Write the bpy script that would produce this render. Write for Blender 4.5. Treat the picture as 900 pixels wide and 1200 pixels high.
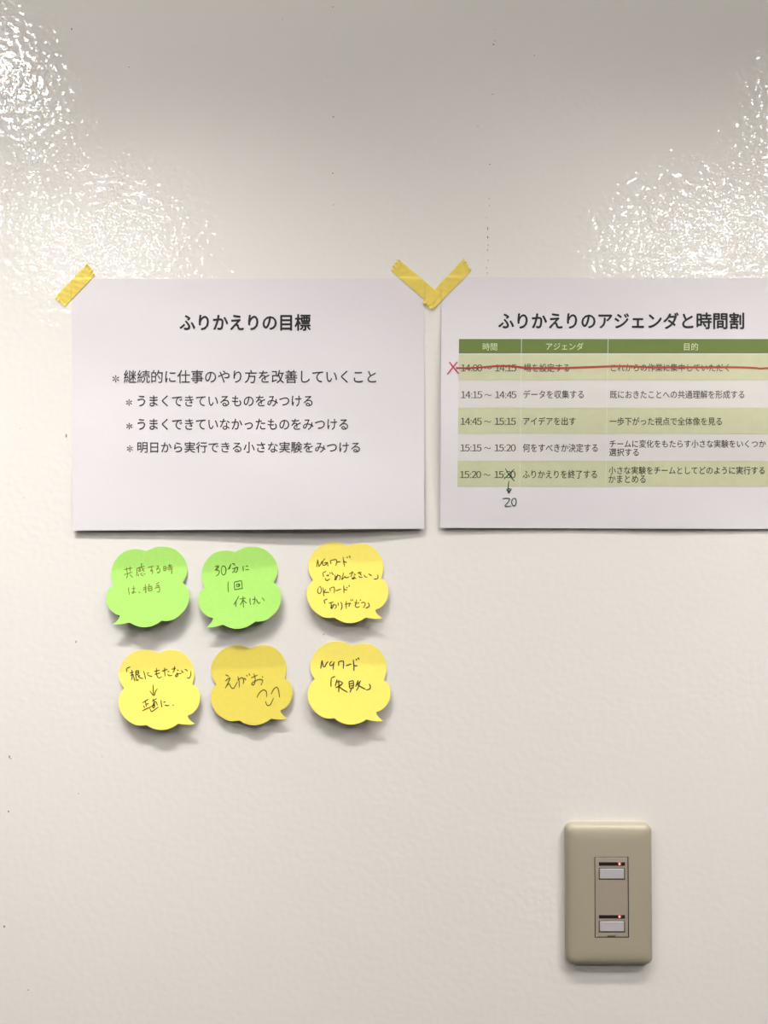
import bpy, bmesh, math, random
import numpy as np
from mathutils import Vector

random.seed(7)
for o in list(bpy.data.objects):
    bpy.data.objects.remove(o, do_unlink=True)
SC = bpy.context.scene
COL = SC.collection

# ------------------------------------------------------------------ camera
F_PX, CAM_D, CAM_Z, PITCH = 933.0, 0.674, 1.55, math.radians(1.3)
cam_data = bpy.data.cameras.new('camera')
cam = bpy.data.objects.new('camera', cam_data)
COL.objects.link(cam)
cam_data.sensor_fit = 'VERTICAL'
cam_data.sensor_height = 36.0
cam_data.lens = 36.0 * F_PX / 1200.0
cam_data.clip_start = 0.02
cam.location = (0, -CAM_D, CAM_Z)
cam.rotation_euler = (math.radians(90) + PITCH, 0, 0)
SC.camera = cam

# ------------------------------------------------------------------ light
world = bpy.data.worlds.new('world')
SC.world = world
world.use_nodes = True
world.node_tree.nodes['Background'].inputs[0].default_value = (1.0, 0.95, 0.9, 1)
world.node_tree.nodes['Background'].inputs[1].default_value = 0.0
CEIL = 2.40
LAMP_SPREAD = math.radians(130)
#        x      y      watts under the louvre, tube glow
LAMPS = [(-0.80, -0.73, 0.3, 280), (0.91, -0.73, 6.0, 90),
         (-0.81, -1.58, 0.4, 270), (0.90, -1.58, 0.4, 340),
         (-0.77, -2.54, 0.5, 15), (0.88, -2.54, 0.5, 15)]
#          x     y     length  watts  tilt towards the wall, spread; unseen added lamps
ADDED_WASHERS = [(-0.37, -0.42, 0.60, 1.95, 20, 51), (0.38, -0.42, 0.70, 1.25, 20, 55)]
vs = SC.view_settings
SC.display_settings.display_device = 'sRGB'
vs.view_transform = 'Standard'
vs.look = 'None'
vs.exposure = -0.11
vs.gamma = 1.0
vs.use_curve_mapping = False


# ------------------------------------------------------------------ helpers
def lin(r, g, b):
    f = lambda c: (c / 255 / 12.92) if c / 255 <= 0.04045 else ((c / 255 + 0.055) / 1.055) ** 2.4
    return (f(r), f(g), f(b), 1)


def on_wall(px, py, depth=0.0):
    """where the sight line of a photograph point meets the plane `depth` in front of the wall"""
    u, v = (px - 450) / F_PX, (600 - py) / F_PX
    dy = math.cos(PITCH) - v * math.sin(PITCH)
    dz = math.sin(PITCH) + v * math.cos(PITCH)
    t = (CAM_D - depth) / dy
    return Vector((u * t, -depth, CAM_Z + dz * t))


def principled(name, color, rough=0.6, spec=0.3):
    m = bpy.data.materials.new(name)
    m.use_nodes = True
    b = m.node_tree.nodes['Principled BSDF']
    b.inputs['Base Color'].default_value = color
    b.inputs['Roughness'].default_value = rough
    b.inputs['Specular IOR Level'].default_value = spec
    return m


def noise_tint(m, scale, c0, c1, detail=3, lo=0.35, hi=0.65):
    """fine mottling of the colour, procedural"""
    nt = m.node_tree
    b = nt.nodes['Principled BSDF']
    tc = nt.nodes.new('ShaderNodeTexCoord')
    n = nt.nodes.new('ShaderNodeTexNoise')
    n.inputs['Scale'].default_value = scale
    n.inputs['Detail'].default_value = detail
    r = nt.nodes.new('ShaderNodeValToRGB')
    r.color_ramp.elements[0].position = lo
    r.color_ramp.elements[1].position = hi
    r.color_ramp.elements[0].color = c0
    r.color_ramp.elements[1].color = c1
    nt.links.new(tc.outputs['Object'], n.inputs['Vector'])
    nt.links.new(n.outputs['Fac'], r.inputs['Fac'])
    nt.links.new(r.outputs['Color'], b.inputs['Base Color'])
    return m


def add_bump(m, scale, dist, detail=2, strength=1.0, stretch=(1, 1, 1)):
    nt = m.node_tree
    b = nt.nodes['Principled BSDF']
    tc = nt.nodes.new('ShaderNodeTexCoord')
    mp = nt.nodes.new('ShaderNodeMapping')
    mp.inputs['Scale'].default_value = stretch
    n = nt.nodes.new('ShaderNodeTexNoise')
    n.inputs['Scale'].default_value = scale
    n.inputs['Detail'].default_value = detail
    bp = nt.nodes.new('ShaderNodeBump')
    bp.inputs['Strength'].default_value = strength
    bp.inputs['Distance'].default_value = dist
    nt.links.new(tc.outputs['Object'], mp.inputs['Vector'])
    nt.links.new(mp.outputs['Vector'], n.inputs['Vector'])
    nt.links.new(n.outputs['Fac'], bp.inputs['Height'])
    nt.links.new(bp.outputs['Normal'], b.inputs['Normal'])
    return m


def mesh_obj(name, verts, faces, mat, parent=None, loc=None, smooth=False):
    """one mesh object; verts are in room coordinates"""
    loc = Vector(loc) if loc is not None else Vector((0, 0, 0))
    base = loc + (parent_loc(parent) if parent else Vector((0, 0, 0)))
    me = bpy.data.meshes.new(name)
    me.from_pydata([tuple(Vector(v) - base) for v in verts], [], faces)
    me.update()
    if smooth:
        for p in me.polygons:
            p.use_smooth = True
    mats = mat if isinstance(mat, (list, tuple)) else [mat]
    for m in mats:
        me.materials.append(m)
    o = bpy.data.objects.new(name, me)
    COL.objects.link(o)
    o.location = loc
    if parent:
        o.parent = parent
    return o


def parent_loc(o):
    p = Vector((0, 0, 0))
    while o:
        p = p + Vector(o.location)
        o = o.parent
    return p


def tag(o, label, cat, group=None):
    o['label'] = label
    o['category'] = cat
    if group:
        o['group'] = group
    return o


def thing(name, label, cat, loc, group=None):
    o = bpy.data.objects.new(name, None)
    o.empty_display_size = 0.05
    COL.objects.link(o)
    o.location = loc
    return tag(o, label, cat, group)


def struct(o):
    o['kind'] = 'structure'
    return o


def box_vf(x0, x1, y0, y1, z0, z1):
    v = [(x0, y0, z0), (x1, y0, z0), (x1, y1, z0), (x0, y1, z0),
         (x0, y0, z1), (x1, y0, z1), (x1, y1, z1), (x0, y1, z1)]
    f = [(0, 3, 2, 1), (4, 5, 6, 7), (0, 1, 5, 4), (1, 2, 6, 5), (2, 3, 7, 6), (3, 0, 4, 7)]
    return v, f


def merge(parts):
    V, Fc = [], []
    for v, f in parts:
        k = len(V)
        V += list(v)
        Fc += [tuple(i + k for i in q) for q in f]
    return V, Fc


def catmull(pts, n=6, closed=False):
    if len(pts) < 3 and not closed:
        (x0, y0), (x1, y1) = pts
        return [(x0 + (x1 - x0) * i / n, y0 + (y1 - y0) * i / n) for i in range(n + 1)]
    out = []
    m = len(pts)
    for i in range(m if closed else m - 1):
        p1, p2 = pts[i], pts[(i + 1) % m]
        p0 = pts[i - 1] if (closed or i > 0) else (2 * p1[0] - p2[0], 2 * p1[1] - p2[1])
        p3 = pts[(i + 2) % m] if (closed or i + 2 < m) else (2 * p2[0] - p1[0], 2 * p2[1] - p1[1])
        for k in range(n):
            t = k / n
            q = []
            for a in range(2):
                q.append(0.5 * (2 * p1[a] + (p2[a] - p0[a]) * t + (2 * p0[a] - 5 * p1[a] + 4 * p2[a] - p3[a]) * t * t
                                + (3 * p1[a] - p0[a] - 3 * p2[a] + p3[a]) * t ** 3))
            out.append(tuple(q))
    if not closed:
        out.append(tuple(pts[-1]))
    return out


def smoothstep(a, b, x):
    t = min(1, max(0, (x - a) / (b - a)))
    return t * t * (3 - 2 * t)


def ribbon(pts, w, D, lift, taper=0.75):
    """a pen stroke as a narrow strip lying on the surface with depth D(px,py)"""
    V, Fc = [], []
    n = len(pts)
    for i, (x, y) in enumerate(pts):
        a, b = pts[max(0, i - 1)], pts[min(n - 1, i + 1)]
        dx, dy = b[0] - a[0], b[1] - a[1]
        L = math.hypot(dx, dy) or 1
        e = min(i, n - 1 - i) / max(1, (n - 1))
        ww = w * 0.5 * (taper + (1 - taper) * min(1, e * 4))
        for s in (-1, 1):
            qx, qy = x - dy / L * ww * s, y + dx / L * ww * s
            V.append(on_wall(qx, qy, D(qx, qy) + lift))
        if i:
            k = 2 * i
            Fc.append((k - 2, k, k + 1, k - 1))
    return V, Fc


def strokes_vf(strokes, org, sc, w, D, lift=0.0002):
    parts = []
    for s in strokes:
        pts = [(org[0] + x / sc, org[1] + y / sc) for x, y in s]
        parts.append(ribbon(catmull(pts, 5), w, D, lift))
    return merge(parts)


def raw_text(body):
    cu = bpy.data.curves.new('text_tmp', 'FONT')
    cu.body = body
    cu.size = 1.0
    cu.resolution_u = 3
    o = bpy.data.objects.new('text_tmp', cu)
    COL.objects.link(o)
    dg = bpy.context.evaluated_depsgraph_get()
    dg.update()
    me = o.evaluated_get(dg).to_mesh()
    vs_ = [tuple(v.co) for v in me.vertices]
    fs_ = [tuple(p.vertices) for p in me.polygons]
    o.evaluated_get(dg).to_mesh_clear()
    bpy.data.objects.remove(o, do_unlink=True)
    bpy.data.curves.remove(cu)
    return vs_, fs_


def text_vf(body, box, D, lift=0.0002, bold=0.0):
    """printed text whose ink fills the photograph box (x0,x1,y0,y1) on the surface D"""
    vs_, fs_ = raw_text(body)
    xs = [v[0] for v in vs_]
    ys = [v[1] for v in vs_]
    ax, bx, ay, by = min(xs), max(xs), min(ys), max(ys)
    x0, x1, y0, y1 = box
    V = []
    for v in vs_:
        px = x0 + (v[0] - ax) / (bx - ax) * (x1 - x0)
        py = y1 - (v[1] - ay) / (by - ay) * (y1 - y0)
        V.append((px, py))
    parts = []
    shifts = [(0, 0)] if not bold else [(-bold, 0), (bold, 0), (0, bold), (0, -bold)]
    for sx, sy in shifts:
        parts.append(([on_wall(x + sx, y + sy, D(x, y) + lift) for x, y in V], fs_))
    return merge(parts)


text_vf.cache = {}


def glyph(ch):
    k = text_vf.cache.get(ch)
    if k is None:
        k = text_vf.cache[ch] = raw_text(ch)
    return k


def times_vf(t0, t1, box, D, lift=0.0002):
    """HH:MM 〜 HH:MM in even-width figures"""
    x0, x1, y0, y1 = box
    zero = [v[1] for v in glyph('０')[0]]
    base, sc = min(zero), (y1 - y0) / (max(zero) - min(zero))
    cell = 24.6 / 4.55
    parts = []

    def put(ch, cx, sx=1.0):
        v, f = glyph(ch)
        mx = (min(p[0] for p in v) + max(p[0] for p in v)) / 2
        parts.append(([(cx + (p[0] - mx) * sc * sx, y1 - (p[1] - base) * sc) for p in v], f))

    for t, xs in ((t0, x0 - 0.4), (t1, x1 - 24.6 + 0.4)):
        x = xs
        for ch in t:
            if ch == ':':
                w = cell * 0.55
                for yy in (y1 - 0.6, y1 - 5.0):
                    parts.append(([(x + w / 2 - .5, yy - .55), (x + w / 2 + .5, yy - .55), (x + w / 2 + .5, yy + .55), (x + w / 2 - .5, yy + .55)], [(0, 3, 2, 1)]))
            else:
                w = cell
                put(chr(ord(ch) + 0xFEE0), x + w / 2, 0.94)
            x += w
    v, f = glyph('〜')
    ax, bx = min(p[0] for p in v), max(p[0] for p in v)
    my = (min(p[1] for p in v) + max(p[1] for p in v)) / 2
    k = 7.9 / (bx - ax)
    parts.append(([(x0 + 27.3 + (p[0] - ax) * k, (y0 + y1) / 2 + 0.3 - (p[1] - my) * k) for p in v], f))
    return merge([([on_wall(x + sx, y, D(x, y) + lift) for x, y in q], f) for q, f in parts for sx in (-0.14, 0.14)])


def grid_vf(quad, nx, ny, D, lift=0.0):
    """quad = four photograph corners TL,TR,BR,BL"""
    tl, tr, br, bl = quad
    V, Fc = [], []
    for j in range(ny + 1):
        v = j / ny
        for i in range(nx + 1):
            u = i / nx
            px = (1 - v) * ((1 - u) * tl[0] + u * tr[0]) + v * ((1 - u) * bl[0] + u * br[0])
            py = (1 - v) * ((1 - u) * tl[1] + u * tr[1]) + v * ((1 - u) * bl[1] + u * br[1])
            V.append(on_wall(px, py, D(px, py) + lift))
    for j in range(ny):
        for i in range(nx):
            a = j * (nx + 1) + i
            Fc.append((a, a + nx + 1, a + nx + 2, a + 1))
    return V, Fc


def thick(V, Fc, t):
    """give a sheet its paper thickness: a back and a rim with corners of their own, so the face shades flat to its edge"""
    cnt = {}
    for f in Fc:
        for i in range(len(f)):
            a, b = f[i], f[(i + 1) % len(f)]
            cnt[(a, b)] = cnt.get((a, b), 0) + 1
    rim = [e for e in cnt if (e[1], e[0]) not in cnt]
    off = Vector((0, t, 0))
    k = len(V)
    V2 = list(V) + [v + off for v in V]
    F2 = list(Fc) + [tuple(i + k for i in reversed(f)) for f in Fc]
    for a, b in rim:
        m = len(V2)
        V2 += [V[b], V[a], V[a] + off, V[b] + off]
        F2.append((m, m + 1, m + 2, m + 3))
    return V2, F2


# ------------------------------------------------------------------ materials
M_WALL = principled('glossy_wall_paint', (0.765, 0.73, 0.692, 1), 0.6, 0.0)
def wall_nodes():
    nt = M_WALL.node_tree
    b = nt.nodes['Principled BSDF']
    tc = nt.nodes.new('ShaderNodeTexCoord')
    n1 = nt.nodes.new('ShaderNodeTexNoise')
    n1.inputs['Scale'].default_value = 190
    n1.inputs['Detail'].default_value = 0.6
    n1.inputs['Roughness'].default_value = 0.55
    n2 = nt.nodes.new('ShaderNodeTexNoise')
    n2.inputs['Scale'].default_value = 60
    n2.inputs['Detail'].default_value = 1
    mu = nt.nodes.new('ShaderNodeMath')
    mu.operation = 'MULTIPLY_ADD'
    mu.inputs[1].default_value = 0.4
    bp = nt.nodes.new('ShaderNodeBump')
    bp.inputs['Strength'].default_value = 1.0
    bp.inputs['Distance'].default_value = 0.00050
    nt.links.new(tc.outputs['Object'], n1.inputs['Vector'])
    nt.links.new(tc.outputs['Object'], n2.inputs['Vector'])
    nt.links.new(n2.outputs['Fac'], mu.inputs[0])
    nt.links.new(n1.outputs['Fac'], mu.inputs[2])
    nt.links.new(mu.outputs[0], bp.inputs['Height'])
    b2 = nt.nodes.new('ShaderNodeBump')
    b2.inputs['Strength'].default_value = 1.0
    b2.inputs['Distance'].default_value = 0.00014
    nt.links.new(mu.outputs[0], b2.inputs['Height'])
    nt.links.new(b2.outputs['Normal'], b.inputs['Normal'])
    b.inputs['Coat Weight'].default_value = 1.0          # clear lacquer with an orange-peel surface
    b.inputs['Coat Roughness'].default_value = 0.05
    b.inputs['Coat IOR'].default_value = 1.5
    nt.links.new(bp.outputs['Normal'], b.inputs['Coat Normal'])
wall_nodes()
M_MARK = principled('wall_scuff', lin(105, 98, 92), 0.7)
M_CEIL = add_bump(principled('ceiling_board', (0.72, 0.70, 0.67, 1), 0.9), 120, 0.001)
M_ROOM = add_bump(principled('room_wall_paint', (0.52, 0.50, 0.48, 1), 0.8), 150, 0.0006)
M_FLOOR = noise_tint(principled('carpet_tile', (0.3, 0.3, 0.3, 1), 0.95, 0.1), 250, (0.11, 0.105, 0.10, 1), (0.19, 0.18, 0.17, 1))
M_PAPER = add_bump(principled('copier_paper', (0.685, 0.648, 0.672, 1), 0.75, 0.2), 35, 0.0006, 3)
M_INK = principled('black_toner', (0.009, 0.008, 0.009, 1), 0.6)
M_INKG = principled('grey_toner', (0.036, 0.033, 0.034, 1), 0.6)
M_CELLTXT = principled('table_toner', (0.065, 0.058, 0.048, 1), 0.6)
M_HEAD = principled('table_green', (0.125, 0.178, 0.038, 1), 0.65)
M_HEADTXT = principled('table_white', (0.62, 0.66, 0.42, 1), 0.65)
M_BAND = noise_tint(principled('table_pale_green', (0.52, 0.51, 0.33, 1), 0.7), 120, (0.515, 0.52, 0.335, 1), (0.54, 0.545, 0.355, 1))
M_BAND0 = principled('table_pale_grey', (0.635, 0.605, 0.58, 1), 0.7)
M_RED = principled('red_marker', (0.36, 0.045, 0.035, 1), 0.5)
M_PINK = principled('red_pen', (0.52, 0.045, 0.085, 1), 0.5)
M_GPEN = principled('green_pen', (0.02, 0.085, 0.045, 1), 0.5)
M_PEN = principled('black_ballpoint', (0.085, 0.075, 0.01, 1), 0.5)
M_PENB = principled('black_pen', (0.05, 0.045, 0.008, 1), 0.5)
M_PENG = principled('faded_pen', (0.16, 0.19, 0.02, 1), 0.5)
M_PENO = principled('olive_pen', (0.07, 0.13, 0.015, 1), 0.5)


def note_mat(name, c):
    a = tuple(x * 0.97 for x in c[:3]) + (1,)
    return noise_tint(principled(name, c, 0.8, 0.15), 300, a, c)


M_YEL = note_mat('yellow_note_paper', (0.87, 0.73, 0.145, 1))
M_ORA = note_mat('deep_yellow_note_paper', (0.72, 0.595, 0.105, 1))
M_GRN = note_mat('green_note_paper', (0.37, 0.675, 0.15, 1))
M_TAPE = add_bump(noise_tint(principled('yellow_masking_tape', (0.8, 0.6, 0.1, 1), 0.55, 0.3), 400,
                             (0.84, 0.66, 0.12, 1), (0.88, 0.70, 0.15, 1)), 300, 0.0001)
def tape_nodes():
    nt = M_TAPE.node_tree
    b = nt.nodes['Principled BSDF']
    out = nt.nodes['Material Output']
    tr = nt.nodes.new('ShaderNodeBsdfTransparent')
    tr.inputs['Color'].default_value = (1.0, 0.86, 0.3, 1)
    mx = nt.nodes.new('ShaderNodeMixShader')
    mx.inputs['Fac'].default_value = 0.28
    nt.links.new(b.outputs[0], mx.inputs[1])
    nt.links.new(tr.outputs[0], mx.inputs[2])
    nt.links.new(mx.outputs[0], out.inputs['Surface'])
tape_nodes()
M_PLATE = principled('beige_plastic', lin(162, 153, 134), 0.32, 0.5)
M_INSERT = principled('grey_beige_plastic', lin(156, 144, 130), 0.4, 0.5)
M_BUTTON = principled('pale_grey_button', lin(180, 175, 178), 0.35, 0.5)
M_WINDOW = principled('dark_indicator_window', (0.02, 0.014, 0.01, 1), 0.25, 0.5)
M_GAP = principled('dark_gap', (0.05, 0.045, 0.035, 1), 0.7)
M_HOUSING = principled('white_enamel', (0.75, 0.75, 0.73, 1), 0.4)


def emissive(name, color, strength):
    m = principled(name, color, 0.4)
    b = m.node_tree.nodes['Principled BSDF']
    b.inputs['Emission Color'].default_value = color
    b.inputs['Emission Strength'].default_value = strength
    return m


M_LED = emissive('red_led', (1.0, 0.34, 0.30, 1), 1.3)
M_LEDGLOW = emissive('red_led_lens', (0.3, 0.01, 0.01, 1), 0.12)

# ------------------------------------------------------------------ the room
XL, XR, YF, TH = -4.0, 4.5, -7.0, 0.12


def wall_main():
    parts = [box_vf(XL, XR, 0.0, TH, 0, CEIL)]
    V, Fc = merge(parts)
    nwall = len(Fc)
    marks = [(84, 34, 1.3, 2.2), (151, 78.5, 1.0, 1.0), (59, 166, .9, 1.2), (390, 8, 1.1, 1.1), (390, 40, .7, .7),
             (383.5, 88.5, .7, .7), (390.5, 137, 1.3, 1.1), (390, 203, 1.2, 1.2), (391, 240, .8, .8),
             (331, 22.5, .7, .7), (578.5, 52, 1.3, 1.3), (580.5, 48, .9, .9), (577, 110.5, 1.3, .9), (574, 192.5, 1.1, .9),
             (573, 233, .9, .9), (573.5, 241, .8, .7), (571.5, 268, .8, 2.6), (571.5, 278, 1.1, 2.4), (572, 287, .9, 1.5),
             (571.5, 293, .8, 1.8), (572, 305, .7, 1.4), (570, 314, .9, 1.0), (571, 320, .7, 1.2), (626, 65, .9, .9),
             (570, 255, .6, .6), (581, 35, .6, .6), (560, 148, .6, .6),
             (77.5, 511, 1.3, 3.6), (89, 752, .8, 2.4), (11, 887, 1.0, 3.0), (13, 889, .6, 2.0), (10, 951, 1.4, 1.4),
             (5, 1086, 1.5, 2.2), (33, 1160, 1.0, 1.2), (120, 887, .7, .7), (379.5, 743.5, .9, 1.2), (92, 930, .6, 1.6),
             (28, 583, .6, .6), (24, 502, .7, .7), (366, 1105, .5, .5)]
    for (x, y, rx, ry) in marks:
        k = len(V)
        n = 7
        for i in range(n):
            a = 2 * math.pi * i / n
            r = random.uniform(0.6, 1.1)
            V.append(on_wall(x + rx * r * math.cos(a) * .8, y + ry * r * math.sin(a) * .8, 0.00012))
        Fc.append(tuple(range(k, k + n)))
    o = mesh_obj('wall_back', V, Fc, [M_WALL, M_MARK])
    for i, p in enumerate(o.data.polygons):
        if i >= nwall:
            p.material_index = 1
    return struct(o)


wall_main()
struct(mesh_obj('floor', *box_vf(XL, XR, YF, TH, -0.1, 0), M_FLOOR))
struct(mesh_obj('ceiling', *box_vf(XL, XR, YF, TH, CEIL, CEIL + 0.1), M_CEIL))
struct(mesh_obj('wall_left', *box_vf(XL - 0.1, XL, YF, TH, 0, CEIL), M_ROOM))
struct(mesh_obj('wall_right', *box_vf(XR, XR + 0.1, YF, TH, 0, CEIL), M_ROOM))
struct(mesh_obj('wall_front', *box_vf(XL, XR, YF - 0.1, YF, 0, CEIL), M_ROOM))


def ceiling_light(x, y, watts, glow, label):
    m_tube = emissive('fluorescent_tube', (1.0, 0.975, 0.945, 1), glow)
    t = thing('ceiling_light', label, 'ceiling light', (x, y, CEIL), 'twin tube ceiling lights')
    W, L, H = 0.18, 0.15, 0.02
    hv = merge([box_vf(x - W, x + W, y - L, y + L, CEIL - 0.012, CEIL),
                box_vf(x - W, x - W + .012, y - L, y + L, CEIL - H, CEIL - 0.012),
                box_vf(x + W - .012, x + W, y - L, y + L, CEIL - H, CEIL - 0.012),
                box_vf(x - W + .012, x + W - .012, y - L, y - L + .012, CEIL - H, CEIL - 0.012),
                box_vf(x - W + .012, x + W - .012, y + L - .012, y + L, CEIL - H, CEIL - 0.012)])
    mesh_obj('housing', *hv, M_HOUSING, t)
    for s in (-1, 1):
        cx = x + s * 0.113
        V, Fc = [], []
        for j in range(2):
            for i in range(16):
                a = 2 * math.pi * i / 16
                V.append((cx + .008 * math.cos(a), y + (2 * j - 1) * 0.105, CEIL - 0.036 + .008 * math.sin(a)))
        for i in range(16):
            Fc.append((i, (i + 1) % 16, 16 + (i + 1) % 16, 16 + i))
        Fc += [tuple(range(15, -1, -1)), tuple(range(16, 32))]
        mesh_obj('tube', V, Fc, m_tube, t)
        la = bpy.data.lights.new('tube_light', 'AREA')
        la.shape = 'RECTANGLE'
        la.size, la.size_y = 0.035, 0.22
        la.energy = watts
        la.color = (1.0, 0.97, 0.935)
        la.spread = LAMP_SPREAD
        lo = bpy.data.objects.new('tube_light', la)
        COL.objects.link(lo)
        lo.parent = t
        lo.location = (s * 0.113, 0, -0.062)


ORD = ['closest to the sheets', 'second from the wall', 'third from the wall']
for i, (lx, ly, lw, lg) in enumerate(LAMPS):
    ceiling_light(lx, ly, lw, lg, 'white twin tube ceiling light in the %s row, %s' % ('left' if lx < 0 else 'right', ORD[i // 2]))


def added_washer(x, y, length, watts, tilt, spread, label):  # guessed lamp out of view, added to brighten the wall around the sheets
    t = thing('added_washer', label, 'ceiling light', (x, y, CEIL), 'added wall washer lamps')
    h = length / 2 + 0.03
    mesh_obj('housing', *merge([box_vf(x - h, x + h, y - 0.04, y + 0.04, CEIL - 0.012, CEIL),
                                box_vf(x - h, x + h, y - 0.04, y - 0.034, CEIL - 0.05, CEIL - 0.012),
                                box_vf(x - h, x + h, y + 0.034, y + 0.04, CEIL - 0.03, CEIL - 0.012),
                                box_vf(x - h, x - h + 0.006, y - 0.034, y + 0.034, CEIL - 0.03, CEIL - 0.012),
                                box_vf(x + h - 0.006, x + h, y - 0.034, y + 0.034, CEIL - 0.03, CEIL - 0.012)]), M_HOUSING, t)
    la = bpy.data.lights.new('added_washer_light', 'AREA')
    la.shape = 'RECTANGLE'
    la.size, la.size_y = length, 0.06
    la.energy = watts
    la.color = (1.0, 0.985, 0.95)
    la.spread = math.radians(spread)
    lo = bpy.data.objects.new('added_washer_light', la)
    COL.objects.link(lo)
    lo.parent = t
    lo.location = (0, 0, -0.055)
    lo.rotation_euler = (math.radians(tilt), 0, 0)


added_washer(*ADDED_WASHERS[0], 'slim white unseen lamp added to brighten the wall, on the ceiling above the goals sheet')
added_washer(*ADDED_WASHERS[1], 'slim white unseen lamp added to brighten the wall, on the ceiling above the timetable sheet')

# ------------------------------------------------------------------ printed sheets
def wob(px, py, k):
    return (0.00034 * math.sin(px * 0.031 + k) * math.sin(py * 0.027 + 2 * k)
            + 0.00024 * math.sin(px * 0.011 - py * 0.043 + 3 * k))


def D_goals(px, py):
    u, v = (px - 84) / 413, (py - 327) / 294
    low = smoothstep(0.25, 1.0, v)
    edge = 0.0014 + 0.0036 * math.exp(-((u - 0.72) / 0.30) ** 2) + 0.0012 * (1 - u)
    top = 0.0014 * smoothstep(0.0, 0.4, v) * math.sin(math.pi * min(1, max(0, u)))
    return 0.0007 + top + edge * low + wob(px, py, 1.0) * smoothstep(0.02, 0.2, v)


def D_agenda(px, py):
    u, v = (px - 516) / 413, (py - 325) / 294
    bulge = 0.0066 * smoothstep(0.0, 0.60, v) - 0.0048 * smoothstep(0.5, 1.15, v) / smoothstep(0.5, 1.15, 1.0)
    side = 0.0012 * math.exp(-(u / 0.15) ** 2) * smoothstep(0.3, 1.0, v)
    return 0.0007 + bulge * (0.85 + 0.15 * math.sin(math.pi * min(1, max(0, u)))) + side + wob(px, py, 2.3) * smoothstep(0.02, 0.2, v)


def asterisk_vf(cx, cy, r, D):
    parts = []
    for k in range(6):
        a = math.pi / 2 + k * math.pi / 3
        pts = []
        for (t, w) in ((0.12, 0.05), (0.5, 0.11), (0.8, 0.17), (0.97, 0.13), (1.0, 0.0)):
            pts.append((t, w))
        ring = [(t, w) for t, w in pts] + [(t, -w) for t, w in reversed(pts[:-1])]
        V = []
        for t, w in ring:
            x = cx + r * (t * math.cos(a) - w * math.sin(a))
            y = cy - r * (t * math.sin(a) + w * math.cos(a))
            V.append(on_wall(x, y, D(x, y) + 0.0002))
        parts.append((V, [tuple(range(len(V)))]))
    return merge(parts)


Q1 = [(84, 327), (497.5, 326), (497, 619.6), (85.6, 621.8)]
root1 = on_wall(290, 327, 0)
V, Fc = grid_vf(Q1, 64, 46, D_goals)
sheet1 = mesh_obj('printed_sheet', *thick(V, Fc, 0.00025), M_PAPER, loc=root1, smooth=True)
tag(sheet1, 'white landscape sheet of goals with one heading and four starred lines', 'paper sheet', 'taped printed sheets')
mesh_obj('heading', *text_vf('ふりかえりの目標', (210.7, 363.7, 368.3, 387.3), D_goals, bold=0.48), M_INK, sheet1)
LINES = [('継続的に仕事のやり方を改善していくこと', (145.1, 440.9, 433.6, 449.0), (135.7, 443.9, 4.3)),
         ('うまくできているものをみつける', (161.1, 366.2, 463.4, 476.4), (151.2, 471.7, 3.9)),
         ('うまくできていなかったものをみつける', (161.1, 407.9, 490.7, 503.8), (151.5, 499.4, 3.9)),
         ('明日から実行できる小さな実験をみつける', (161.0, 421.8, 517.7, 530.6), (152.1, 525.7, 3.9))]
for body, bx, st in LINES:
    v1 = text_vf(body, bx, D_goals, bold=0.12)
    v2 = asterisk_vf(*st, D_goals)
    mesh_obj('text_line', *merge([v1, v2]), M_INKG, sheet1)

Q2 = [(517.6, 324.6), (929.0, 326.0), (927.0, 620.0), (516.0, 618.6)]
root2 = on_wall(722, 325, 0)
V, Fc = grid_vf(Q2, 64, 46, D_agenda)
sheet2 = mesh_obj('printed_sheet', *thick(V, Fc, 0.00025), M_PAPER, loc=root2, smooth=True)
tag(sheet2, 'white landscape sheet with a green timetable struck through in red', 'paper sheet', 'taped printed sheets')
mesh_obj('heading', *text_vf('ふりかえりのアジェンダと時間割', (584.2, 871.7, 366.4, 385.4), D_agenda, bold=0.48), M_INK, sheet2)


def xl(k, y):
    """column borders of the table: they lean a little to the left going down"""
    t = (y - 397) / 173
    top, bot = [(537.9, 536.0), (611.2, 609.2), (712.6, 709.8), (908.5, 905.5)][k]
    return top + (bot - top) * t


def row_vf(y0, y1, g=0.22):
    parts = []
    for k in range(3):
        a, b = (g if k else 0), (g if k < 2 else 0)
        q = [(xl(k, y0) + a, y0), (xl(k + 1, y0) - b, y0), (xl(k + 1, y1) - b, y1), (xl(k, y1) + a, y1)]
        parts.append(grid_vf(q, 24, 4, D_agenda, 0.0001))
    return merge(parts)


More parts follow.
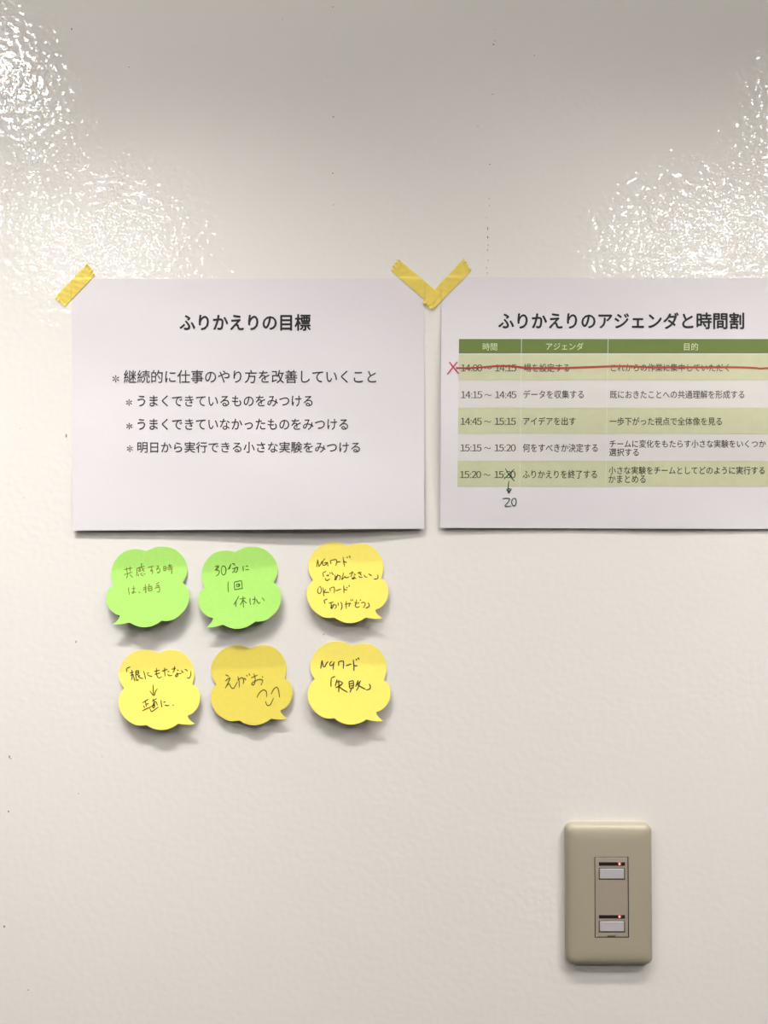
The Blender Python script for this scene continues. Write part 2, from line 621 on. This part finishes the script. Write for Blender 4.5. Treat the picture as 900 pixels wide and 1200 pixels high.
hd = mesh_obj('table_header', *row_vf(397.3, 414.1, 0.3), M_HEAD, sheet2)
hd['label'] = 'dark green table header'
for body, bx in (('時間', (565.8, 582.5, 402.0, 410.8)), ('アジェンダ', (640.0, 683.7, 401.6, 410.2)), ('目的', (801.7, 818.0, 401.9, 410.7))):
    mesh_obj('header_text', *text_vf(body, bx, D_agenda), M_HEADTXT, hd)
ROWS = [((415.3, 445.6), 1, [('14:00 〜 14:15', (540.7, 604.5, 427.0, 435.3)), ('場を設定する', (613.9, 667.0, 426.2, 435.9)),
                             ('これからの作業に集中していただく', (715.9, 854.3, 426.2, 435.4))]),
        ((445.8, 477.9), 0, [('14:15 〜 14:45', (540.7, 604.5, 458.4, 466.7)), ('データを収集する', (613.4, 684.0, 457.3, 467.0)),
                             ('既におきたことへの共通理解を形成する', (715.1, 872.2, 457.6, 467.1))]),
        ((478.1, 508.4), 1, [('14:45 〜 15:15', (540.2, 604.0, 489.6, 497.9)), ('アイデアを出す', (613.4, 674.6, 488.8, 498.2)),
                             ('一歩下がった視点で全体像を見る', (714.4, 845.9, 489.0, 498.5))]),
        ((508.6, 540.1), 0, [('15:15 〜 15:20', (540.0, 603.8, 520.7, 528.9)), ('何をすべきか決定する', (612.7, 700.4, 519.9, 529.8)),
                             ('チームに変化をもたらす小さな実験をいくつか', (714.4, 897.3, 515.5, 524.6)), ('選択する', (713.9, 748.5, 525.4, 534.5))]),
        ((540.3, 570.4), 1, [('15:20 〜 15:30', (539.5, 603.5, 552.0, 560.3)), ('ふりかえりを終了する', (612.5, 699.5, 550.9, 560.8)),
                             ('小さな実験をチームとしてどのように実行する', (713.4, 896.1, 546.7, 555.8)), ('かまとめる', (713.2, 756.5, 556.8, 565.9))])]
for (y0, y1), tint, cells in ROWS:
    r = mesh_obj('table_row', *row_vf(y0, y1), M_BAND if tint else M_BAND0, sheet2)
    for body, bx in cells:
        if '〜' in body:
            g = times_vf(body[:5], body[-5:], bx, D_agenda)
        else:
            g = text_vf(body, bx, D_agenda, bold=0.1)
        mesh_obj('cell_text', *g, M_CELLTXT, r)

Z3 = 4.138
strike = [(100, 377), (150, 378), (200, 376), (250, 372), (300, 368), (345, 368), (390, 371), (440, 377), (500, 378.5), (550, 378),
          (620, 378), (700, 375), (780, 372), (838, 370), (930, 369), (1045, 374), (1245, 374), (1445, 374), (1545, 377),
          (1575, 380), (1620, 377), (1660, 374)]
pts = [(510 + x / Z3, 340 + y / Z3) for x, y in strike]
mesh_obj('strike_line', *ribbon(catmull(pts, 6), 2.5, D_agenda, 0.0003), M_RED, sheet2)['label'] = 'red marker line through the first row'
mesh_obj('cross_mark', *strokes_vf([[(68, 347), (92, 378), (116, 406)], [(108, 347), (85, 375), (58, 408)]], (510, 340), Z3, 1.5, D_agenda, 0.00035),
         M_PINK, sheet2)['label'] = 'red pen cross'
mesh_obj('correction', *strokes_vf(
    [[(340, 865), (360, 897), (384, 926)], [(383, 868), (360, 890), (334, 916)], [(357, 925), (354, 955), (357, 980)],
     [(345, 963), (351, 973), (357, 984), (364, 972), (371, 962)], [(351, 966), (358, 976), (364, 966)], [(350, 962), (365, 963)],
     [(328, 1011), (345, 1009), (361, 1012), (352, 1030), (338, 1046), (352, 1048), (368, 1047)],
     [(378, 1009), (371, 1025), (375, 1042), (386, 1045), (393, 1028), (389, 1011), (379, 1010)]],
    (510, 340), Z3, 1.1, D_agenda, 0.00035), M_GPEN, sheet2)['label'] = 'green pen crossing out with an arrow to the number 20'


# ------------------------------------------------------------------ masking tape
def in_quad(q, x, y):
    s = 1e9
    for i in range(4):
        (ax, ay), (bx, by) = q[i], q[(i + 1) % 4]
        s = min(s, ((bx - ax) * (y - ay) - (by - ay) * (x - ax)) / math.hypot(bx - ax, by - ay))
    return s          # >0 inside: distance to the nearest border in photograph units


def tape(quad, extra, label, seed):
    """quad: start-left, end-left, end-right, start-right; extra(px,py) adds height where it lies on another strip"""
    rnd = random.Random(seed)
    (a, b, c, d) = quad
    NL, NW = 48, 16

    def D(px, py):
        h = 0.00035
        for q, Dq in ((Q1, D_goals), (Q2, D_agenda)):
            s = smoothstep(-2.0, 0.6, in_quad(q, px, py))
            h = max(h, 0.00035 + (Dq(px, py) + 0.00055 - 0.00035) * s)
        return h + extra(px, py)
    zig0 = [rnd.uniform(-0.022, 0.022) for _ in range(NW + 1)]
    zig1 = [rnd.uniform(-0.022, 0.022) for _ in range(NW + 1)]
    V, Fc = [], []
    for i in range(NL + 1):
        u = i / NL
        for j in range(NW + 1):
            w = j / NW
            uu = u + zig0[j] * (1 - u) ** 8 + zig1[j] * u ** 8
            px = (1 - w) * (a[0] + (b[0] - a[0]) * uu) + w * (d[0] + (c[0] - d[0]) * uu)
            py = (1 - w) * (a[1] + (b[1] - a[1]) * uu) + w * (d[1] + (c[1] - d[1]) * uu)
            curl = 0.0009 * (smoothstep(0.94, 1.0, u) + smoothstep(0.06, 0.0, u)) * (0.5 + 0.5 * math.sin(j * 1.3 + seed))
            cr = 0.00012 * math.sin(u * 37 + seed + 3 * w) * math.sin(w * 5 + u * 9)
            V.append(on_wall(px, py, D(px, py) + curl + cr + 0.0001))
    for i in range(NL):
        for j in range(NW):
            k = i * (NW + 1) + j
            Fc.append((k, k + 1, k + NW + 2, k + NW + 1))
    cx, cy = sum(p[0] for p in quad) / 4, sum(p[1] for p in quad) / 4
    o = mesh_obj('masking_tape', V, Fc, M_TAPE, loc=on_wall(cx, cy, 0), smooth=True)
    return tag(o, label, 'tape', 'yellow masking tape strips')


none = lambda x, y: 0.0
tape([(102.3, 308.5), (64.2, 348.4), (75.2, 359.8), (111.3, 322.0)], none,
     'yellow masking tape strip slanting alone across the top left sheet corner', 1)
TL2 = [(466.6, 303.2), (515.5, 344.5), (505.5, 358.0), (457.6, 316.6)]
TR2 = [(543.4, 303.0), (495.2, 353.8), (507.0, 362.2), (552.4, 317.0)]
tape(TL2, none, 'yellow masking tape strip forming the left arm of the V, tucked underneath', 2)
tl2cw = TL2
tape(TR2, lambda x, y: 0.0005 * smoothstep(-1.5, 0.5, in_quad(tl2cw, x, y)) + 0.0012 * smoothstep(345, 362, y),
     'yellow masking tape strip forming the right arm of the V, lying on top', 3)

# ------------------------------------------------------------------ sticky notes
# die-cut outline (photograph units of one note, blown up); lobes meet in cusps
LOBES = [[(437, 80), (500, 62), (560, 57), (630, 70), (690, 110), (735, 165), (762, 230), (770, 300), (760, 355), (748, 395)],
         [(748, 395), (787, 420), (812, 470), (818, 530), (805, 590), (775, 640), (735, 675), (693, 693)],
         [(693, 693), (705, 722), (730, 750), (762, 772)],
         [(762, 772), (715, 779), (660, 776), (603, 765)],
         [(603, 765), (565, 790), (510, 812), (440, 820), (380, 808), (330, 785), (303, 765)],
         [(303, 765), (250, 770), (190, 760), (130, 722), (80, 672), (50, 610), (38, 550), (45, 490), (65, 445), (98, 408)],
         [(98, 408), (70, 360), (54, 310), (53, 250), (70, 190), (110, 130), (160, 85), (220, 57), (290, 46), (350, 50), (437, 80)]]
KEY = [(437, 80), (748, 395), (98, 408), (693, 693), (762, 772), (603, 765), (303, 765)]
OUT = []
for lb in LOBES:
    OUT += catmull(lb, 5)[:-1]


def sticky_note(label, group, mat, org, sc, keys, lift, writing, pen, width, wcrops, bend=0.25):
    A, B = [], []
    for (kx, ky), (x, y) in zip(KEY, keys):
        A.append([kx, ky, 1])
        B.append([org[0] + x / sc, org[1] + y / sc])
    A, B = np.array(A, float), np.array(B, float)
    T = np.linalg.lstsq(A, B, rcond=None)[0]
    Ti = np.linalg.inv(T[:2])

    def canon(px, py):
        c = (np.array([px, py]) - T[2]) @ Ti
        return float(c[0]), float(c[1])

    def depth(cx, cy):
        v = (cy - 46) / 774.0
        s = max(0.0, v - bend)
        r = 0.05
        tilt = (s * s / (2 * r)) if s < r else (s - r / 2)          # short bend, then flat and tilted out
        side = 0.0009 * ((cx - 430) / 390) ** 2 * smoothstep(0.25, 0.9, v)
        return 0.0004 + lift * tilt / (0.75 - 0.025) - side * 0.5

    D = lambda px, py: depth(*canon(px, py))
    bm = bmesh.new()
    vs_ = [bm.verts.new((x, y, 0)) for x, y in OUT]
    bm.faces.new(vs_)
    for k in range(1, 32):
        y = 46 + 774 * k / 32
        bmesh.ops.bisect_plane(bm, geom=bm.verts[:] + bm.edges[:] + bm.faces[:], plane_co=(0, y, 0), plane_no=(0, 1, 0))
    for k in range(1, 6):
        x = 38 + 780 * k / 6
        bmesh.ops.bisect_plane(bm, geom=bm.verts[:] + bm.edges[:] + bm.faces[:], plane_co=(x, 0, 0), plane_no=(1, 0, 0))
    bmesh.ops.triangulate(bm, faces=bm.faces[:])
    bm.verts.index_update()
    V = []
    for v in bm.verts:
        p = np.array([v.co.x, v.co.y]) @ T[:2] + T[2]
        V.append(on_wall(p[0], p[1], depth(v.co.x, v.co.y)))
    Fc = [tuple(v.index for v in f.verts) for f in bm.faces]
    bm.free()
    # faces towards the room
    a, b, c = (V[i] for i in Fc[len(Fc) // 2])
    if (b - a).cross(c - a).y > 0:
        Fc = [tuple(reversed(f)) for f in Fc]
    top = np.array([437.0, 80.0]) @ T[:2] + T[2]
    o = mesh_obj('sticky_note', *thick(V, Fc, 0.0002), mat, loc=on_wall(top[0], top[1], 0), smooth=True)
    tag(o, label, 'sticky note', group)
    parts = []
    for (worg, wsc), strokes in zip(wcrops, writing):
        parts.append(strokes_vf(strokes, worg, wsc, width, D, 0.00018))
    mesh_obj('handwriting', *merge(parts), pen, o)
    return o


W_A = [[[(70, 160), (190, 135)], [(108, 125), (112, 170), (118, 215)], [(155, 105), (157, 150), (158, 200)], [(65, 238), (195, 200)],
        [(128, 225), (118, 260), (105, 292)], [(155, 235), (200, 280)],
        [(262, 140), (375, 110)], [(262, 140), (265, 200), (258, 260)], [(325, 75), (335, 130), (355, 165), (375, 190)], [(290, 145), (320, 140)],
        [(292, 165), (318, 160)], [(318, 160), (318, 185)], [(318, 185), (292, 188)], [(292, 188), (292, 165)], [(375, 140), (340, 180)], [(330, 68), (345, 85)],
        [(290, 225), (285, 262)], [(315, 215), (335, 245), (365, 252)], [(370, 215), (385, 235)], [(335, 205), (345, 220)],
        [(425, 130), (515, 110)], [(480, 105), (488, 150), (470, 175), (480, 185), (495, 170), (500, 200), (488, 230)],
        [(560, 110), (590, 105), (565, 150), (560, 165), (590, 140), (610, 160), (605, 195), (585, 210), (570, 205), (585, 195)],
        [(665, 115), (668, 185)], [(665, 115), (700, 110)], [(700, 110), (700, 175)], [(668, 148), (700, 142)], [(668, 180), (700, 174)],
        [(730, 105), (790, 95)], [(755, 75), (760, 130)], [(715, 135), (810, 120)], [(725, 160), (805, 150)], [(780, 125), (790, 215), (778, 205)],
        [(745, 175), (752, 188)],
        [(140, 430), (138, 480), (150, 540)], [(185, 450), (240, 440)], [(212, 405), (215, 470), (215, 505), (200, 520), (190, 505), (210, 495), (250, 505)],
        [(290, 495), (310, 515)],
        [(355, 440), (410, 420)], [(385, 380), (395, 450), (398, 505), (385, 495)], [(355, 470), (410, 445)],
        [(450, 375), (440, 410)], [(430, 420), (438, 480)], [(430, 420), (485, 410)], [(485, 410), (492, 470)], [(492, 470), (438, 480)], [(435, 448), (488, 440)],
        [(600, 350), (550, 385)], [(545, 412), (600, 395)], [(530, 440), (605, 425)], [(575, 385), (600, 425), (605, 470), (595, 502), (565, 492)]]]
W_B = [[[(90, 115), (135, 105), (140, 120), (95, 165), (120, 165), (150, 180), (155, 200), (140, 235), (105, 258)],
        [(195, 115), (185, 160), (190, 215), (215, 240), (245, 220), (255, 170), (245, 125), (215, 105), (195, 120)],
        [(330, 78), (310, 120), (285, 160)], [(312, 105), (310, 150)], [(345, 75), (375, 72), (392, 100)],
        [(350, 150), (425, 125), (430, 150), (410, 200), (390, 195)], [(390, 140), (380, 180), (350, 210)],
        [(515, 105), (512, 140), (520, 185)], [(550, 110), (590, 108)], [(548, 155), (570, 165), (602, 155)],
        [(288, 340), (285, 420), (292, 500)],
        [(380, 350), (385, 465)], [(380, 350), (490, 325)], [(490, 325), (500, 440)], [(385, 465), (512, 438)], [(415, 380), (420, 425)],
        [(415, 380), (460, 372)], [(460, 372), (462, 412)], [(420, 422), (465, 412)], [(435, 395), (450, 392), (448, 410)],
        [(450, 560), (415, 620), (370, 690)], [(408, 625), (402, 725)], [(460, 605), (550, 590)], [(510, 560), (515, 650), (520, 735)],
        [(510, 610), (490, 660), (465, 695)], [(520, 620), (545, 650), (570, 665)],
        [(620, 590), (615, 640), (628, 690)], [(650, 610), (700, 600)], [(685, 565), (692, 610), (680, 660), (665, 685)],
        [(715, 605), (725, 640), (755, 668), (770, 650)], [(795, 580), (820, 610), (832, 635)]]]
W_C = [[[(68, 220), (82, 120)], [(82, 120), (98, 215)], [(98, 215), (125, 175), (137, 140)],
        [(180, 108), (155, 135), (145, 175), (160, 198), (190, 185), (205, 160)], [(165, 170), (210, 155)], [(210, 155), (218, 210)],
        [(248, 130), (258, 180)], [(248, 135), (310, 120), (330, 130), (330, 170), (318, 205)], [(335, 155), (380, 148)],
        [(415, 85), (425, 150), (435, 215)], [(420, 140), (465, 160)], [(465, 85), (478, 100)], [(495, 70), (515, 95)],
        [(195, 275), (150, 295)], [(150, 295), (160, 350)], [(195, 330), (228, 325), (210, 342)], [(180, 365), (200, 398), (242, 375)],
        [(240, 290), (250, 310)], [(262, 285), (290, 325)],
        [(305, 320), (320, 375), (330, 390)], [(345, 310), (340, 350), (310, 390), (315, 360), (350, 330), (378, 340), (378, 370), (365, 390)],
        [(425, 295), (410, 345), (400, 385), (430, 355), (445, 345), (455, 360), (480, 355), (497, 345)],
        [(495, 310), (555, 290)], [(535, 275), (530, 320), (515, 350)], [(560, 310), (585, 325)],
        [(560, 330), (565, 365), (545, 378), (535, 365), (560, 360), (590, 370)],
        [(605, 300), (660, 290)], [(625, 280), (650, 320), (655, 335)], [(625, 335), (640, 355), (675, 350)],
        [(695, 320), (705, 345), (735, 355)], [(750, 310), (775, 320), (795, 335)], [(870, 320), (878, 355), (860, 375), (820, 378)]],
       [[(95, 95), (82, 140), (95, 172), (120, 165), (130, 125), (118, 85), (98, 92)],
        [(150, 95), (158, 150), (162, 208)], [(190, 115), (160, 160)], [(160, 160), (235, 158)],
        [(242, 105), (250, 145)], [(245, 105), (290, 90), (302, 110), (300, 170)], [(318, 140), (390, 115)],
        [(425, 70), (428, 120), (428, 168)], [(428, 118), (470, 130)], [(462, 88), (472, 105)], [(492, 65), (502, 85)],
        [(212, 245), (165, 265)], [(165, 265), (180, 310)],
        [(228, 305), (290, 285)], [(258, 285), (262, 340), (272, 375)], [(295, 310), (285, 350), (262, 370), (258, 350), (295, 325), (325, 330), (325, 355), (305, 375)],
        [(350, 295), (355, 335)], [(385, 285), (402, 320), (400, 365), (385, 392)],
        [(440, 320), (490, 305), (500, 330), (488, 348)], [(460, 275), (455, 330), (460, 375)], [(500, 295), (520, 315)],
        [(515, 255), (525, 272)], [(535, 248), (548, 270)],
        [(570, 285), (585, 310), (580, 330)], [(595, 255), (590, 300), (575, 335), (600, 358), (635, 345)], [(605, 310), (625, 290)],
        [(635, 258), (655, 262)], [(655, 300), (690, 290), (708, 310), (700, 340), (680, 362)], [(745, 295), (765, 335), (740, 355), (712, 368)]]]
W_D = [[[(92, 68), (45, 90)], [(45, 90), (50, 135)], [(85, 150), (135, 130)], [(112, 105), (118, 175), (108, 235)], [(118, 160), (95, 185)], [(128, 160), (150, 250)],
        [(160, 120), (200, 115)], [(200, 115), (200, 160)], [(200, 160), (165, 165)], [(160, 120), (165, 240)], [(165, 142), (200, 138)],
        [(185, 165), (210, 205), (255, 215)], [(215, 175), (190, 195)], [(165, 240), (195, 225)], [(180, 235), (195, 245)],
        [(260, 120), (275, 170), (285, 228)], [(300, 150), (330, 145)], [(305, 165), (330, 180), (368, 190)],
        [(425, 85), (420, 140), (435, 195), (460, 208), (490, 190)], [(390, 130), (460, 110)], [(395, 165), (465, 145)],
        [(490, 125), (560, 100)], [(525, 80), (525, 130), (530, 190)], [(560, 130), (585, 128)], [(560, 160), (580, 180), (620, 175)],
        [(610, 100), (665, 90)], [(650, 62), (645, 110), (625, 145)], [(680, 105), (700, 120)], [(675, 140), (690, 175), (675, 192), (660, 180), (690, 155), (735, 152)],
        [(735, 110), (745, 135), (765, 140)], [(775, 98), (800, 110), (812, 125)], [(855, 120), (850, 180), (830, 210), (805, 205)]],
       [[(348, 80), (352, 200), (358, 285)], [(280, 210), (320, 265), (350, 298), (378, 295), (400, 220), (440, 165)],
        [(125, 462), (245, 385)], [(190, 430), (205, 545)], [(205, 495), (255, 470)], [(150, 520), (170, 570)], [(120, 630), (200, 590), (270, 560)],
        [(345, 380), (360, 400)], [(330, 425), (425, 370)], [(370, 400), (360, 440)], [(355, 460), (410, 440), (440, 520)],
        [(360, 455), (345, 540), (350, 570), (375, 560), (388, 510)], [(330, 515), (390, 495)], [(355, 480), (395, 470)], [(365, 535), (388, 525)],
        [(280, 570), (300, 625), (330, 640), (465, 545)], [(270, 560), (390, 500)],
        [(515, 400), (522, 480), (535, 560)], [(565, 450), (615, 440)], [(595, 508), (640, 520), (690, 518)], [(760, 512), (785, 518)]]]
W_E = [[[(72, 68), (125, 88)], [(68, 155), (135, 110), (115, 170), (70, 255)], [(100, 215), (125, 190), (145, 230), (170, 258), (195, 245), (240, 165)],
        [(245, 90), (262, 160), (265, 245)], [(240, 145), (290, 110), (320, 120), (326, 160), (318, 195)], [(335, 112), (360, 140)], [(365, 70), (378, 90)], [(398, 50), (415, 80)],
        [(430, 110), (520, 72)], [(465, 50), (485, 110), (480, 180), (460, 210), (440, 200), (450, 175), (530, 135), (580, 135), (590, 160), (565, 215)],
        [(580, 90), (595, 105)],
        [(510, 385), (540, 325), (590, 282), (625, 285), (645, 315), (645, 375)], [(705, 340), (735, 280), (775, 242), (800, 255), (815, 310), (825, 382)],
        [(630, 435), (645, 480), (670, 495), (700, 475), (742, 390)]]]
W_F = [[[(95, 100), (75, 225)], [(95, 100), (115, 200)], [(115, 200), (140, 190), (165, 140), (190, 120)],
        [(245, 115), (215, 145), (220, 180), (250, 170), (280, 130)], [(280, 120), (265, 190), (265, 242)],
        [(345, 120), (345, 185)], [(345, 120), (415, 108)], [(415, 108), (420, 140), (415, 228)], [(455, 182), (540, 155)],
        [(565, 90), (575, 180), (575, 262)], [(570, 178), (630, 185)], [(605, 80), (620, 100)], [(635, 58), (655, 90)],
        [(295, 342), (235, 365)], [(235, 365), (230, 430), (230, 500)],
        [(320, 390), (295, 490)], [(310, 430), (380, 415)], [(300, 515), (390, 470)], [(345, 395), (348, 490), (345, 580)], [(345, 490), (400, 535), (480, 582)],
        [(375, 420), (400, 450), (310, 515)],
        [(500, 420), (510, 520)], [(500, 420), (565, 405)], [(565, 405), (570, 470), (560, 530)], [(505, 455), (565, 445)], [(510, 490), (565, 480)],
        [(512, 525), (560, 510)], [(540, 520), (515, 585)], [(640, 400), (600, 500)], [(615, 470), (680, 410)], [(665, 420), (640, 510), (610, 560)],
        [(625, 465), (680, 500), (750, 535)], [(805, 455), (822, 490), (815, 530), (760, 548)]]]

GG, GY = 'green cloud sticky notes', 'yellow cloud sticky notes'
sticky_note('green cloud note with two faint lines, left end of upper note row', GG, M_GRN, (120, 635), 7.5,
            [(385, 75), (95, 385), (705, 362), (158, 650), (92, 716), (235, 712), (517, 690)], 0.0095,
            W_A, M_PENG, 1.0, [((140, 655), 12.857)], 0.24)
sticky_note('green cloud note with three short lines starting with 30, upper row middle', GG, M_GRN, (230, 635), 8.18,
            [(375, 97), (75, 435), (742, 388), (160, 737), (105, 815), (255, 795), (560, 760)], 0.0090,
            W_B, M_PENO, 1.05, [((245, 655), 12.857)], 0.24)
sticky_note('yellow cloud note with four lines of writing, below the right end of the goals sheet', GY, M_YEL, (355, 630), 8.18,
            [(437, 80), (748, 395), (98, 408), (693, 693), (762, 772), (603, 765), (303, 765)], 0.0078,
            W_C, M_PEN, 1.1, [((365, 645), 11.25), ((365, 680), 11.25)], 0.22)
sticky_note('yellow cloud note with a small downward arrow between two lines, lower left', GY, M_YEL, (130, 755), 7.5,
            [(415, 75), (722, 350), (118, 390), (668, 635), (735, 695), (590, 697), (318, 705)], 0.0082,
            W_D, M_PENB, 1.15, [((144, 775), 10.714), ((160, 798), 18.0)], 0.24)
sticky_note('deeper yellow cloud note with a drawn smiling face, middle of lower note row', GY, M_ORA, (240, 750), 8.18,
            [(437, 78), (770, 372), (110, 430), (720, 685), (795, 750), (632, 752), (340, 765)], 0.0058,
            W_E, M_PEN, 1.1, [((258, 785), 11.842)], 0.27)
sticky_note('yellow cloud note with two thick dark lines of writing, right end of lower note row', GY, M_YEL, (355, 745), 8.18,
            [(467, 98), (783, 420), (118, 418), (703, 740), (765, 815), (605, 805), (303, 785)], 0.0085,
            W_F, M_PENB, 1.35, [((370, 766), 12.857)], 0.24)


# ------------------------------------------------------------------ light switch
def rrect(cx, cz, w, h, r, n=8, k=6):
    """rounded rectangle, counter-clockwise seen from the room; same vertex count for any size"""
    pts = []
    cs = [(cx + w / 2 - r, cz + h / 2 - r, 0), (cx - w / 2 + r, cz + h / 2 - r, 90),
          (cx - w / 2 + r, cz - h / 2 + r, 180), (cx + w / 2 - r, cz - h / 2 + r, 270)]
    for i, (x, z, a0) in enumerate(cs):
        arc = [(x + r * math.cos(math.radians(a0 + 90 * j / n)), z + r * math.sin(math.radians(a0 + 90 * j / n))) for j in range(n + 1)]
        pts += arc
        nx, nz, na = cs[(i + 1) % 4]
        b = (nx + r * math.cos(math.radians(na)), nz + r * math.sin(math.radians(na)))
        for j in range(1, k):
            t = j / k
            pts.append((arc[-1][0] + (b[0] - arc[-1][0]) * t, arc[-1][1] + (b[1] - arc[-1][1]) * t))
    return pts


def loft(rings, cap=True):
    V, Fc = [], []
    n = len(rings[0][0])
    for pts, y in rings:
        V += [(x, -y, z) for x, z in pts]
    for i in range(len(rings) - 1):
        for j in range(n):
            a, b = i * n + j, i * n + (j + 1) % n
            Fc.append((a, b, b + n, a + n))
    if cap:
        Fc.append(tuple(range((len(rings) - 1) * n, len(rings) * n)))
    return V, Fc


FACE = 0.0092
c0 = on_wall(714.2, 1048.4, 0.006)
SW = thing('light_switch', 'beige wall switch plate with two buttons and glowing red indicators', 'light switch', (c0.x, 0, c0.z))
pw = (on_wall(764.3, 1048, 0.003) - on_wall(663.6, 1048, 0.003)).x
ph = (on_wall(714, 966.3, 0.003) - on_wall(714, 1131.2, 0.003)).z
ca, cb = on_wall(697.4, 1005.2, FACE), on_wall(736.2, 1097.9, FACE)
iw, ih = cb.x - ca.x, ca.z - cb.z
ix, iz = (ca.x + cb.x) / 2, (ca.z + cb.z) / 2
R0 = 0.0062
prof = [(0.0, 0.0), (0.0, 0.0035), (0.0003, 0.0050), (0.0010, 0.0063), (0.0022, 0.0074), (0.0042, 0.0083), (0.0075, 0.0089), (0.012, 0.0092)]
rings = [(rrect(c0.x, c0.z, pw - 2 * i, ph - 2 * i, max(0.0035, R0 - i * 0.35)), d) for i, d in prof]
hole = rrect(ix, iz, iw + 0.0013, ih + 0.0013, 0.0004)
rings += [(rrect(c0.x, c0.z, pw - 0.030, ph - 0.030, 0.0035), FACE), (rrect(ix, iz, iw + 0.004, ih + 0.004, 0.001), FACE), (hole, FACE)]
plate = mesh_obj('cover_plate', *merge([loft(rings, False), loft([(hole, FACE), (hole, FACE - 0.0022)])]), M_PLATE, SW)
for p in plate.data.polygons:
    p.use_smooth = True
plate.data.materials.append(M_GAP)
n_ring = len(hole)
for i, p in enumerate(plate.data.polygons):
    if i >= 10 * n_ring:
        p.use_smooth = False
        p.material_index = 1
# notch under the insert
na_, nb_ = on_wall(711.7, 1096.9, FACE), on_wall(721.3, 1098.6, FACE)


def pbox(x0, x1, y0, y1, d0, d1, r=0.0003, bev=0.00015, n=3):
    """rounded box between two photograph corners on the switch face, from depth d0 to d1"""
    a, b = on_wall(x0, y0, d1), on_wall(x1, y1, d1)
    w, h = b.x - a.x, a.z - b.z
    cx, cz = (a.x + b.x) / 2, (a.z + b.z) / 2
    return loft([(rrect(cx, cz, w, h, r, n, 2), d0), (rrect(cx, cz, w, h, r, n, 2), d1 - bev),
                 (rrect(cx, cz, w - 2 * bev, h - 2 * bev, max(r - bev, 0.00005), n, 2), d1)])


INS = FACE - 0.0001
ins_in = rrect(ix, iz, iw, ih, 0.0005)
insert = mesh_obj('insert_panel', *loft([(ins_in, FACE - 0.002), (ins_in, INS - 0.0002),
                                         (rrect(ix, iz, iw - 0.0004, ih - 0.0004, 0.0004), INS)]), M_INSERT, SW)
mesh_obj('notch', *pbox(711.7, 721.3, 1096.6, 1098.4, INS - 0.001, INS + 0.0003), M_GAP, SW)
for yw0, yw1, yb0, yb1, led in ((1010.2, 1014.6, 1017.0, 1030.9, 1012.8), (1072.2, 1076.4, 1078.7, 1092.7, 1074.6)):
    win = mesh_obj('indicator_window', *pbox(701.9, 732.5, yw0, yw1, INS - 0.0005, INS + 0.0002), M_WINDOW, SW)
    mesh_obj('lens', *pbox(724.2, 728.4, yw0 + .4, yw1 - .3, INS, INS + 0.0004), M_LEDGLOW, win)
    mesh_obj('led', *pbox(725.0, 727.2, led - 1.3, led + 1.2, INS, INS + 0.0007, 0.0007, 0.0002, 4), M_LED, win)
    bez = mesh_obj('button_surround', *pbox(701.7, 732.6, yb0, yb1, INS - 0.0005, INS + 0.00015), M_GAP, SW)
    mesh_obj('button', *pbox(702.9, 731.4, yb0 + 1.2, yb1 - 1.2, INS - 0.0005, INS + 0.0005, 0.0004, 0.0002), M_BUTTON, SW)
